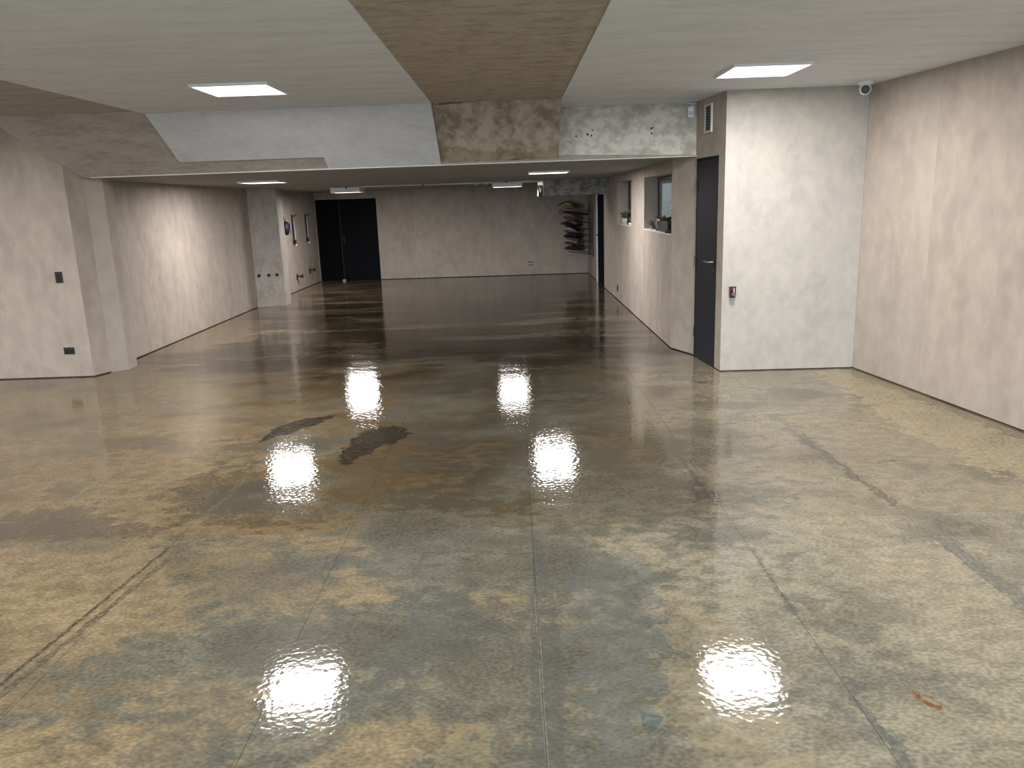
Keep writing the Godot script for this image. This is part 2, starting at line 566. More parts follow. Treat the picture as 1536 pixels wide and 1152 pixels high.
# ================================================================= walls
func wall_frame(parent: Node3D, called: String, a: Vector2, b: Vector2) -> Node3D:
	# local x runs from a to b, y up, z into the room
	var o := Node3D.new()
	o.name = called
	parent.add_child(o, true)
	var ux := Vector3(b.x - a.x, 0, b.y - a.y).normalized()
	o.transform = Transform3D(Basis(ux, Vector3.UP, ux.cross(Vector3.UP)), Vector3(a.x, 0, a.y))
	return o


func clad(parent: Node3D, a: Vector2, b: Vector2, top: float, holes := [], first := 1.2, core := 0.14, sheet: Material = null) -> Node3D:
	# sheets of cladding on a dark core, with a shadow gap above the floor; holes are [u0, u1, v0, v1]
	var o := wall_frame(parent, "wall_section", a, b)
	var len := a.distance_to(b)
	var cuts := [0.0, len]
	var u := first
	while u < len - 0.15:
		cuts.append(u)
		u += 1.2
	var core_cuts := [0.0, len]
	for h in holes:
		for e in [h[0], h[1]]:
			if e > 0.01 and e < len - 0.01:
				for c in cuts.duplicate():
					if absf(c - e) < 0.12 and c > 0.0 and c < len:
						cuts.erase(c)
				cuts.append(e)
				core_cuts.append(e)
	cuts.sort()
	core_cuts.sort()
	for pass_ in 2:
		var list: Array = cuts if pass_ == 0 else core_cuts
		for i in list.size() - 1:
			var u0: float = list[i]
			var u1: float = list[i + 1]
			var mid := (u0 + u1) / 2
			var spans := [[0.012 if pass_ == 0 else 0.0, top]]
			for h in holes:
				if mid > h[0] and mid < h[1]:
					spans = []
					if h[2] > 0.05:
						spans.append([0.012 if pass_ == 0 else 0.0, h[2]])
					if h[3] < top - 0.01:
						spans.append([h[3], top])
			for s in spans:
				var hh: float = s[1] - s[0]
				if pass_ == 0:
					part(o, "panel", bm(u1 - u0 - 0.0016, hh, 0.012), sheet if sheet else M.panel[(i * 2 + int(len * 3)) % 3], Vector3(mid, s[0] + hh / 2, -0.006))
				else:
					part(o, "wall_core", bm(u1 - u0, hh, core), M.core, Vector3(mid, s[0] + hh / 2, -0.02 - core / 2))
	return o


func build_walls() -> void:
	var l := structure("wall_left")
	clad(l, Vector2(-7.6, 2.6), Vector2(-7.6, -8.6), CEIL)
	clad(l, Vector2(-7.6, -8.6), Vector2(-4.68, -8.6), CEIL, [], 0.52)
	clad(l, Vector2(-4.682, -8.6), Vector2(-4.60, -8.83), 2.3)
	clad(l, Vector2(-4.68, -9.05), Vector2(-4.69, -14.7), 2.16, [], 0.9)
	clad(l, Vector2(-4.655, -14.6), Vector2(-4.64, -19.25), 2.14, [], 0.9)
	var bk := structure("wall_back")
	clad(bk, Vector2(-4.66, -19.2), Vector2(1.82, -19.02), 2.12, [[0.03, 1.48, 0.0, 1.91]], 2.35)
	var r := structure("wall_right")
	# u = z + 19.03 along the window wall
	clad(r, Vector2(1.79, -19.03), Vector2(1.812, -9.14), 2.16, [[1.93, 3.25, 0.0, 2.0], [5.23, 6.81, 1.30, 2.0], [7.97, 9.86, 1.30, 2.0]], 1.9, 0.10)
	clad(r, Vector2(1.812, -9.14), Vector2(1.965, -8.72), 2.16)
	clad(r, Vector2(1.965, -8.72), Vector2(2.046, -7.81), CEIL, [[0.075, 0.735, 0.0, 2.11]])
	clad(r, Vector2(2.046, -7.81), Vector2(3.36, -7.77), CEIL, [], 1.3, 0.14, M.white_panel)
	part(r, "wall_core", bm(0.5, 2.9, 0.3), M.core, Vector3(3.6, 1.45, -7.97))
	clad(r, Vector2(3.36, -7.77), Vector2(4.635, 2.6), CEIL, [], 1.05)
	var fr := structure("wall_front")
	# the garage opening behind the camera
	clad(fr, Vector2(4.75, 2.5), Vector2(-7.7, 2.5), CEIL, [[0.6, 10.6, 0.0, 2.45]])
	part(fr, "driveway", bm(30.0, 0.1, 24.0), M.outer, Vector3(-1.5, -0.06, 14.8))


# ================================================================= ceiling
func build_ceiling() -> void:
	var c := structure("ceiling")
	part(c, "slab", bm(4.5, 0.2, 11.8), M.raw_left, Vector3(-5.75, CEIL + 0.112, -3.2))
	part(c, "slab", bm(4.05, 0.2, 11.8), M.raw, Vector3(-1.475, CEIL + 0.112, -3.2))
	part(c, "slab", bm(4.85, 0.2, 11.8), M.raw, Vector3(2.975, CEIL + 0.112, -3.2))
	# cladding sheets left bare strips between them
	var y := CEIL
	var up := Vector3(0, 0.011, 0)
	for zz in [[2.5, 0.2], [0.2, -3.9], [-3.9, -7.95]]:
		part(c, "panel", plate([Vector3(-3.5, y, zz[0]), Vector3(-0.73, y, zz[0]), Vector3(-0.73, y, zz[1]), Vector3(-3.5, y, zz[1])], up), M.ceil_panel)
	for zz in [[2.5, 0.2], [0.2, -3.9], [-3.9, -8.74]]:
		part(c, "panel", plate([Vector3(0.52, y, zz[0]), Vector3(4.95, y, zz[0]), Vector3(4.95, y, zz[1]), Vector3(0.52, y, zz[1])], up), M.ceil_panel)
	# haunch that steps down to the low ceiling
	var t := CEIL + 0.012
	part(c, "haunch", loft([Vector3(-5.0, t, -7.95), Vector3(-0.73, t, -7.95), Vector3(-0.73, 2.14, -8.775), Vector3(-4.62, 2.14, -8.80)], [Vector3(-5.02, t, -9.0), Vector3(-0.73, t, -9.0), Vector3(-0.73, 2.14, -9.0), Vector3(-4.62, 2.14, -9.0)]), M.raw_left)
	part(c, "beam_end", loft([Vector3(-0.73, t, -8.05), Vector3(0.52, t, -8.12), Vector3(0.52, 2.14, -8.755), Vector3(-0.73, 2.14, -8.775)], [Vector3(-0.73, t, -9.0), Vector3(0.52, t, -9.0), Vector3(0.52, 2.14, -9.0), Vector3(-0.73, 2.14, -9.0)]), rusty())
	part(c, "drop_face", loft([Vector3(0.52, t, -8.755), Vector3(2.02, t, -8.69), Vector3(2.02, 2.14, -8.69), Vector3(0.52, 2.14, -8.755)], [Vector3(0.52, t, -9.0), Vector3(2.02, t, -9.0), Vector3(2.02, 2.14, -9.0), Vector3(0.52, 2.14, -9.0)]), patchy())
	for p in [[0.71, 2.385, 0.009], [0.83, 2.40, 0.013], [0.87, 2.385, 0.01], [0.885, 2.44, 0.007], [1.5, 2.435, 0.013], [1.52, 2.445, 0.008], [1.5, 2.385, 0.01]]:
		part(c, "bolt_hole", cyl(p[2], 0.01, -1, 10), M.black, Vector3(p[0], p[1], -8.755 + (p[0] - 0.52) * 0.0433 - 0.003), Vector3(PI / 2, 0, 0))
	# sheets on the sloping face
	var n := Vector3(0, 0.825, -0.55).normalized() * 0.011
	var s := func(x: float, h: float) -> Vector3:
		return Vector3(x, h, -7.95 - (CEIL - h) / (CEIL - 2.14) * 0.825) - n
	part(c, "panel", plate([s.call(-3.46, CEIL), s.call(-1.93, CEIL), s.call(-1.93, 2.262), s.call(-3.44, 2.262)], n), M.slope_panel)
	part(c, "panel", plate([s.call(-1.93, CEIL), s.call(-0.73, CEIL), s.call(-0.73, 2.15), s.call(-1.93, 2.15)], n), M.slope_panel)
	# thin edging where the low ceiling starts
	part(c, "edge_strip", plate([Vector3(-4.5, 2.134, -8.79), Vector3(2.0, 2.134, -8.665), Vector3(2.0, 2.142, -8.665), Vector3(-4.5, 2.142, -8.79)], Vector3(0, 0, -0.05)), M.off_white)
	# low ceiling, falling slightly to the back, in two pours with a small step
	part(c, "soffit", loft([Vector3(-4.95, 2.14, -8.8), Vector3(2.15, 2.14, -8.68), Vector3(2.15, 2.098, -15.0), Vector3(-4.95, 2.098, -15.0)], [Vector3(-4.95, 2.3, -8.86), Vector3(2.15, 2.3, -8.8), Vector3(2.15, 2.3, -15.0), Vector3(-4.95, 2.3, -15.0)]), M.soffit)
	part(c, "soffit", loft([Vector3(-4.95, 2.125, -15.0), Vector3(2.15, 2.125, -15.0), Vector3(2.15, 2.075, -19.4), Vector3(-4.95, 2.075, -19.4)], [Vector3(-4.95, 2.3, -15.0), Vector3(2.15, 2.3, -15.0), Vector3(2.15, 2.3, -19.4), Vector3(-4.95, 2.3, -19.4)]), M.soffit)


func face_image(sd: int, x0: float, x1: float, y0: float, y1: float, base: Color, dark: Color, light: Color, band: float) -> StandardMaterial3D:
	# world-mapped concrete face; «band» is the height of a rusty drip line above the lower edge
	var pp := 0.003
	var w := int((x1 - x0) / pp)
	var h := int((y1 - y0) / pp)
	var a := noise(sd, 2.2, w, h, pp, 0, 0, 1.0, 5)
	var b := noise(sd + 1, 9.0, w, h, pp, 0, 0, 1.3, 4)
	var d := noise(sd + 2, 5.0, w, h, pp, 0, 0, 2.5, 4)
	var im := Image.create_empty(w, h, false, Image.FORMAT_RGB8)
	for y in h:
		var up := y1 - (y + 0.5) * pp
		for x in w:
			var i := y * w + x
			var t := a[i] / 255.0 * 0.55 + b[i] / 255.0 * 0.45
			var c := base.lerp(dark, sst(0.5, 0.64, t)).lerp(light, sst(0.5, 0.40, t))
			if band > 0.0:
				var k := up - y0 - (d[i] / 255.0 - 0.5) * 0.12
				if absf(k - band) < 0.024 * b[i] / 128.0 and b[i] + a[i] > 236:
					c = c.lerp(rgb8(136, 108, 72), 0.42)
				elif k < 0.02:
					c = c.lerp(rgb8(76, 64, 46), 0.7)
				elif k < band:
					c = c.lerp(rgb8(118, 108, 88), 0.35)
			im.set_pixel(x, y, c)
	var m := StandardMaterial3D.new()
	m.albedo_texture = ImageTexture.create_from_image(im)
	m.uv1_triplanar = true
	m.uv1_world_triplanar = true
	m.uv1_triplanar_sharpness = 30.0
	m.uv1_scale = Vector3(1.0 / (x1 - x0), 1.0 / (y1 - y0), 1.0)
	m.uv1_offset = Vector3(-x0 / (x1 - x0), -y1 / (y1 - y0), 0)
	if band > 0.0:  # this face leans, so it is mapped by its depth: from z = -8.08 at the top to -8.77 below
		m.uv1_scale.z = -1.0 / 0.69
		m.uv1_offset.z = -8.08 / 0.69
	m.roughness = 0.85
	return m


func rusty() -> StandardMaterial3D:
	return face_image(201, -0.75, 0.55, 2.13, 2.7, rgb8(150, 142, 126), rgb8(122, 113, 98), rgb8(166, 159, 144), 0.13)


func patchy() -> StandardMaterial3D:
	return face_image(221, 0.5, 2.05, 2.13, 2.7, rgb8(180, 179, 173), rgb8(160, 159, 153), rgb8(198, 197, 190), 0.0)


# ================================================================= doors
func build_doors() -> void:
	# narrow grey door beside the white wall
	var d := structure("door_1")
	var o := wall_frame(d, "door_set", Vector2(1.965, -8.72), Vector2(2.046, -7.81))
	for x in [0.085, 0.725]:
		part(o, "frame", bm(0.02, 2.11, 0.1), M.door_frame, Vector3(x, 1.055, -0.045))
	part(o, "frame", bm(0.62, 0.022, 0.1), M.door_frame, Vector3(0.405, 2.099, -0.045))
	var leaf := part(o, "leaf", chamfer_box(0.616, 2.078, 0.04, 0.002), M.door_grey, Vector3(0.405, 1.046, -0.018))
	for y in [0.28, 1.05, 1.84]:
		part(leaf, "hinge", cyl(0.011, 0.11, -1, 12), M.black, Vector3(-0.308, y - 1.046, 0.026))
	var h := part(leaf, "handle", tube([Vector3(0, 0, 0), Vector3(0, 0, 0.045), Vector3(-0.015, 0, 0.055), Vector3(-0.13, 0, 0.055)], 0.009, 10), M.steel, Vector3(0.25, 0.03, 0.02))
	h.set_meta("label", "silver lever handle")
	part(leaf, "rose", cyl(0.026, 0.008), M.black, Vector3(0.25, 0.03, 0.024), Vector3(PI / 2, 0, 0))
	part(leaf, "lock", cyl(0.02, 0.008), M.black, Vector3(0.25, -0.06, 0.024), Vector3(PI / 2, 0, 0))
	part(o, "closet_back", bm(0.7, 2.2, 0.02), M.core, Vector3(0.405, 1.1, -0.3))
	# black double door in the back wall
	var b := structure("door_2")
	var p := wall_frame(b, "door_set", Vector2(-4.66, -19.2), Vector2(1.82, -19.02))
	var lf := part(p, "leaf", chamfer_box(0.57, 1.9, 0.04, 0.003), M.black_door, Vector3(0.32, 0.955, -0.1))
	part(lf, "stile", bm(0.025, 1.9, 0.02), M.black, Vector3(0.27, 0, 0.03))
	var rf := part(p, "leaf", chamfer_box(0.87, 1.895, 0.045, 0.003), M.black_door_2, Vector3(1.043, 0.955, -0.018))
	part(rf, "pull", bm(0.02, 0.16, 0.012), M.black, Vector3(-0.38, 0.02, 0.026))
	part(p, "back_board", bm(1.5, 2.0, 0.02), M.black, Vector3(0.755, 1.0, -0.19))
	part(p, "floor_stop", bm(0.07, 0.03, 0.04), M.galvanised, Vector3(0.6, 0.017, 0.02))
	# dark door at the far end of the window wall
	var e := structure("door_3")
	var q := wall_frame(e, "door_set", Vector2(1.79, -19.03), Vector2(1.812, -9.14))
	part(q, "leaf", chamfer_box(1.25, 1.99, 0.04, 0.003), M.black_door, Vector3(2.59, 1.0, -0.04))
	part(q, "frame", bm(0.028, 2.0, 0.1), M.off_white, Vector3(1.945, 1.0, -0.035))
	part(q, "frame", bm(0.035, 2.0, 0.1), M.door_frame, Vector3(3.232, 1.0, -0.045))
	part(q, "handle", tube([Vector3(0, 0, 0), Vector3(0, 0, 0.05), Vector3(0.11, 0, 0.05)], 0.01), M.black, Vector3(2.05, 0.98, -0.02))


# ================================================================= windows
func build_windows() -> void:
	var spans := [[5.23, 6.81], [7.97, 9.86]]
	for i in 2:
		var w := structure("window_%d" % (i + 1))
		var o := wall_frame(w, "window_set", Vector2(1.79, -19.03), Vector2(1.812, -9.14))
		var a: float = spans[i][0]
		var b: float = spans[i][1]
		var mid := (a + b) / 2
		# reveal boards
		part(o, "reveal", bm(0.012, 0.7, 0.21), M.panel[0], Vector3(a + 0.006, 1.65, -0.105))
		part(o, "reveal", bm(0.012, 0.7, 0.21), M.panel[1], Vector3(b - 0.006, 1.65, -0.105))
		part(o, "reveal", bm(b - a - 0.024, 0.012, 0.21), M.panel[2], Vector3(mid, 1.994, -0.105))
		part(o, "window_sill", bm(b - a - 0.024, 0.014, 0.215), M.off_white, Vector3(mid, 1.307, -0.102))
		var z := -0.21
		var f := part(o, "frame", bm(0.055, 0.68, 0.05), M.window_black, Vector3(a + 0.04, 1.652, z))
		part(o, "frame", bm(0.055, 0.68, 0.05), M.window_black, Vector3(b - 0.04, 1.652, z))
		part(o, "frame", bm(b - a - 0.135, 0.05, 0.05), M.window_black, Vector3(mid, 1.967, z))
		part(o, "frame", bm(b - a - 0.135, 0.05, 0.05), M.window_black, Vector3(mid, 1.339, z))
		part(o, "mullion", bm(0.05, 0.58, 0.05), M.window_black, Vector3(mid + 0.1, 1.653, z))
		var m := mid + 0.1
		part(o, "pane", bm(m - a - 0.0925, 0.578, 0.006), M.glass, Vector3((a + 0.0675 + m - 0.025) / 2, 1.653, z))
		part(o, "pane", bm(b - m - 0.0925, 0.578, 0.006), M.glass, Vector3((b - 0.0675 + m + 0.025) / 2, 1.653, z))
		var h := part(o, "handle", bm(0.022, 0.1, 0.03), M.white, Vector3(m, 1.62, z + 0.04))
		h.set_meta("label", "white window handle")
		part(h, "lever", bm(0.018, 0.018, 0.05), M.white, Vector3(0, 0.04, 0.02))
		# light well outside
		part(o, "lintel", bm(b - a + 0.3, 0.2, 0.3), M.core, Vector3(mid, 2.02, -0.42))
	var well := structure("wall_outside")
	part(well, "retaining_wall", bm(0.2, 4.4, 20.0), M.outer, Vector3(3.4, 0.6, -18.0))
	part(well, "deck", bm(1.05, 0.15, 20.0), M.outer, Vector3(2.62, 2.9, -18.0))
	part(well, "gravel_bed", bm(1.2, 0.2, 20.0), M.core, Vector3(2.7, 0.6, -18.0))
	part(well, "end_wall", bm(1.5, 2.4, 0.2), M.outer, Vector3(2.65, 1.7, -28.0))


# ================================================================= columns, beam, pipes
func build_trims() -> void:
	var a := structure("trim_1")
	var fp := [Vector2(-4.60, -8.83), Vector2(-4.46, -8.955), Vector2(-4.46, -9.16), Vector2(-4.75, -9.16), Vector2(-4.75, -8.83)]
	var lo := []
	var hi := []
	for p in fp:
		lo.append(Vector3(p.x, 0.0, p.y))
		hi.append(Vector3(p.x, 2.15, p.y))
	part(a, "column", loft(lo, hi), M.panel[0])
	var b := structure("trim_2")
	part(b, "column", loft([Vector3(-4.75, 0, -14.47), Vector3(-4.205, 0, -14.6), Vector3(-4.205, 0, -14.95), Vector3(-4.75, 0, -14.95)], [Vector3(-4.75, 2.12, -14.47), Vector3(-4.205, 2.12, -14.6), Vector3(-4.205, 2.12, -14.95), Vector3(-4.75, 2.12, -14.95)]), M.column)
	var c := structure("trim_3")
	part(c, "boxed_beam", chamfer_box(1.2, 0.32, 0.34, 0.006), M.beam, Vector3(1.205, 1.962, -15.15))
	var st := part(c, "end_cap", tube([Vector3(0, 1.81, 0), Vector3(0, 2.0, 0)], 0.052, 20), M.galvanised, Vector3(0.545, -0.004, -15.03))
	st.set_meta("label", "shiny metal end of the boxed beam")
	part(c, "end_cap_side", bm(0.1, 0.3, 0.24), M.galvanised, Vector3(0.553, 1.965, -15.19))
	var p := thing("metal_pipe", "long thin shiny metal pipe running along the low ceiling", "pipe")
	part(p, "pipe", tube([Vector3(-3.1, 2.084, -14.93), Vector3(-1.6, 2.082, -14.93)], 0.012, 12), M.pipe)
	part(p, "pipe", tube([Vector3(-1.58, 2.081, -14.93), Vector3(-0.08, 2.078, -14.93)], 0.016, 12), M.pipe)
	part(p, "pipe", tube([Vector3(-0.06, 2.077, -14.93), Vector3(0.6, 2.075, -14.93)], 0.02, 12), M.pipe)
	for x in [-3.0, -1.59, -0.07]:
		part(p, "clip", bm(0.025, 0.045, 0.03), M.black, Vector3(x, 2.084, -14.93))


# ================================================================= lights
func build_lights() -> void:
	var front := "square panel lights on the high ceiling"
	var rear := "panel lights under the low ceiling"
	panel_light(Vector3(-2.1, CEIL, -6.62), 0.6, 0.018, "bright square ceiling panel light left of the bare brown concrete strip", front)
	panel_light(Vector3(1.99, CEIL, -6.58), 0.6, 0.018, "bright square ceiling panel light in front of the white wall", front)
	for z in [-3.4, -0.2]:
		for x in [-2.1, 1.99]:
			panel_light(Vector3(x, CEIL, z), 0.6, 0.018, "square ceiling panel light out of view, %s" % ("left bay, " if x < 0 else "right bay, ") + ("just above the picture" if z < -2 else "behind the camera"), front)
	panel_light(Vector3(-6.2, CEIL, -6.4), 0.6, 0.018, "square ceiling panel light in the left bay, out of view", front)
	panel_light(Vector3(-3.42, 2.122, -11.35), 0.56, 0.022, "panel light on the low ceiling nearest the long left wall", rear)
	panel_light(Vector3(0.53, 2.122, -11.4), 0.56, 0.022, "panel light on the low ceiling before the boxed grey beam", rear)
	panel_light(Vector3(-3.17, 2.1, -15.9), 0.56, 0.095, "surface panel light hanging in front of the black double door", rear, 1.0)
	panel_light(Vector3(-0.06, 2.1, -15.5), 0.56, 0.1, "surface panel light at the back below the thin metal pipe", rear, 0.35)


func panel_light(at: Vector3, size: float, deep: float, label: String, group: String, power := 1.0) -> void:
	var t := thing("ceiling_light", label, "ceiling light", at, 0.0, group)
	var s := size / 2
	part(t, "housing", bm(size, deep - 0.006, size), M.white, Vector3(0, -(deep - 0.006) / 2, 0))
	for k in 4:
		var along := k % 2 == 0
		var e := s - 0.008
		part(t, "frame", bm(size if along else 0.016, 0.01, 0.016 if along else size - 0.032), M.white, Vector3(0 if along else (e if k == 1 else -e), -deep + 0.003, (e if k == 0 else -e) if along else 0))
	part(t, "diffuser", bm(size - 0.034, 0.004, size - 0.034), M.glow, Vector3(0, -deep + 0.004, 0))
	var l := AreaLight3D.new()
	l.name = "panel_glow"
	l.area_size = Vector2(size - 0.04, size - 0.04)
	l.light_color = LIGHT_COLOR
	l.light_energy = LIGHT_ENERGY * power
	l.area_range = 40.0
	l.area_attenuation = 2.0
	l.shadow_enabled = true
	l.position = Vector3(0, -deep - 0.004, 0)
	l.rotation = Vector3(-PI / 2, 0, 0)
	t.add_child(l)


# ================================================================= small fixtures
func build_fixtures() -> void:
	# turret camera
	var c := thing("security_camera", "white dome security camera on the ceiling above the wall corner", "camera", Vector3(3.2, CEIL, -7.5), 0.0)
	part(c, "base", lathe([Vector2(0.0, 0), Vector2(0.066, 0), Vector2(0.066, -0.022), Vector2(0.058, -0.032), Vector2(0.0, -0.034)]), M.white)
	var ball := SphereMesh.new()
	ball.radius = 0.052
	ball.height = 0.104
	part(c, "ball", ball, M.white, Vector3(0, -0.068, 0))
	var dir := Vector3(-0.24, -0.12, 0.6).normalized()
	var face_n := part(c, "lens_face", cyl(0.037, 0.014, 0.034, 24), M.black, Vector3(0, -0.068, 0) + dir * 0.046)
	face_n.basis = Basis(Quaternion(Vector3.UP, dir))
	for k in 8:
		part(face_n, "infrared_led", cyl(0.004, 0.003, -1, 8), M.charcoal, Vector3(cos(TAU * k / 8) * 0.022, 0.008, sin(TAU * k / 8) * 0.022))
	part(face_n, "lens", cyl(0.012, 0.006, 0.009, 16), plain(rgb8(30, 34, 48), 0.1), Vector3(0, 0.009, 0))
	# motion sensor on the concrete drop
	var s := thing("motion_sensor", "small white motion sensor on a bracket at top of the concrete face", "sensor", Vector3(1.895, 2.59, -8.66), 0.0)
	part(s, "bracket", bm(0.08, 0.012, 0.05), M.off_white, Vector3(0.005, 0.075, -0.01))
	part(s, "neck", bm(0.025, 0.03, 0.025), M.off_white, Vector3(0.02, 0.055, -0.01))
	var body := part(s, "body", chamfer_box(0.068, 0.105, 0.05, 0.012), M.white, Vector3(0, -0.01, 0.02), Vector3(0.12, -0.15, 0))
	part(body, "lens", chamfer_box(0.044, 0.04, 0.006, 0.002), plain(rgb8(170, 176, 188), 0.3), Vector3(0, -0.014, 0.027))
	# grille above the grey door
	var v := thing("air_vent", "white slatted air vent above the narrow grey door", "vent", Vector3(1.965, 2.48, -8.72), 0.0)
	var ux := Vector3(2.046 - 1.965, 0, -7.81 + 8.72).normalized()
	v.basis = Basis(ux, Vector3.UP, ux.cross(Vector3.UP))
	part(v, "backing", bm(0.17, 0.24, 0.004), M.black, Vector3(0.42, 0, 0.003))
	for x in [0.325, 0.515]:
		part(v, "frame", bm(0.024, 0.27, 0.016), M.off_white, Vector3(x, 0, 0.008))
	for y in [-0.127, 0.127]:
		part(v, "frame", bm(0.168, 0.02, 0.016), M.off_white, Vector3(0.42, y, 0.008))
	for k in 9:
		part(v, "slat", bm(0.166, 0.004, 0.016), plain(rgb8(110, 110, 110), 0.6), Vector3(0.42, -0.104 + k * 0.026, 0.009), Vector3(0.7, 0, 0))
	# can holder on the white wall
	var k := thing("can_holder", "small red and black can-shaped holder mounted on the white wall", "holder", Vector3(2.142, 0.8, -7.775))
	part(k, "lower_body", lathe([Vector2(0, -0.052), Vector2(0.026, -0.052), Vector2(0.03, -0.046), Vector2(0.03, -0.005), Vector2(0, -0.005)]), plain(rgb8(24, 26, 34), 0.35))
	part(k, "upper_body", lathe([Vector2(0, -0.005), Vector2(0.0302, -0.005), Vector2(0.0302, 0.042), Vector2(0.027, 0.05), Vector2(0, 0.05)]), plain(rgb8(86, 20, 24), 0.35))
	part(k, "rim", lathe([Vector2(0, 0.046), Vector2(0.036, 0.046), Vector2(0.036, 0.053), Vector2(0, 0.053)]), M.charcoal)
	part(k, "stripe", bm(0.007, 0.05, 0.004), M.off_white, Vector3(0.006, 0.02, 0.029))
	for y in [-0.018, -0.032]:
		part(k, "mark", bm(0.014, 0.006, 0.004), plain(rgb8(150, 150, 165), 0.5), Vector3(0.01, y, 0.0285))
	part(k, "bracket", bm(0.02, 0.03, 0.022), M.black, Vector3(0, 0, -0.022))
	# switch and sockets
	var sw := thing("light_switch", "dark light switch plate on the left front wall", "switch", Vector3(-4.895, 1.106, -8.592))
	part(sw, "plate", chamfer_box(0.074, 0.117, 0.012, 0.003), M.charcoal)
	for y in [0.024, -0.024]:
		part(sw, "rocker", chamfer_box(0.026, 0.034, 0.006, 0.002), M.black, Vector3(0, y, 0.008))
	var ps := socket("power_socket", "black double power socket low on the left front wall", Vector3(-4.912, 0.302, -8.592), 0.0, 0.114, 0.074, M.charcoal)
	for x in [-0.03, 0.03]:
		part(ps, "rocker", chamfer_box(0.012, 0.02, 0.005, 0.001), plain(rgb8(70, 70, 72), 0.5), Vector3(x, 0.02, 0.008))
	socket("power_socket", "small white and black power socket low on the back wall", Vector3(0.42, 0.275, -19.045), 0.0, 0.12, 0.08, M.charcoal, true)
	socket("power_socket", "black power socket on the window wall below the far window", Vector3(1.796, 0.21, -13.76), -PI / 2, 0.074, 0.117, M.charcoal)
	for q in [["round spot on the back ceiling, left of a pair", -0.69], ["round spot on the back ceiling, right of a pair", -0.5]]:
		var dl := thing("smoke_detector", q[0], "detector", Vector3(q[1], 2.108, -16.6), 0.0, "pair of small round ceiling spots")
		part(dl, "body", lathe([Vector2(0, 0), Vector2(0.05, 0), Vector2(0.048, -0.025), Vector2(0.03, -0.04), Vector2(0, -0.04)], 16), M.off_white)
	# pegs on the concrete column
	var spots := [[-4.62, "leftmost"], [-4.455, "middle one"], [-4.315, "rightmost"]]
	for i in 3:
		var x: float = spots[i][0]
		var z := -14.47 - (x + 4.75) / 0.545 * 0.13
		var w := thing("wall_peg", "small black round peg on the concrete column, %s of three" % spots[i][1], "peg", Vector3(x, 0.572, z), 0.23, "pegs on the concrete column")
		part(w, "rose", cyl(0.03, 0.012), M.black, Vector3(0, 0, 0.006), Vector3(PI / 2, 0, 0))
		part(w, "knob", lathe([Vector2(0, 0), Vector2(0.014, 0), Vector2(0.012, 0.03), Vector2(0.024, 0.045), Vector2(0.022, 0.06), Vector2(0, 0.064)], 16), M.black, Vector3(0, 0, 0.008), Vector3(PI / 2, 0, 0))


func socket(called: String, label: String, at: Vector3, turn: float, w: float, h: float, mat: Material, pale := false) -> Node3D:
	var o := thing(called, label, "socket", at, turn)
	part(o, "plate", chamfer_box(w, h, 0.012, 0.003), mat)
	for x in ([-w / 4, w / 4] if w > h else [0.0]):
		part(o, "insert", chamfer_box(0.036, 0.032, 0.006, 0.002), M.off_white if pale else M.black, Vector3(x, -0.006, 0.008))
	return o


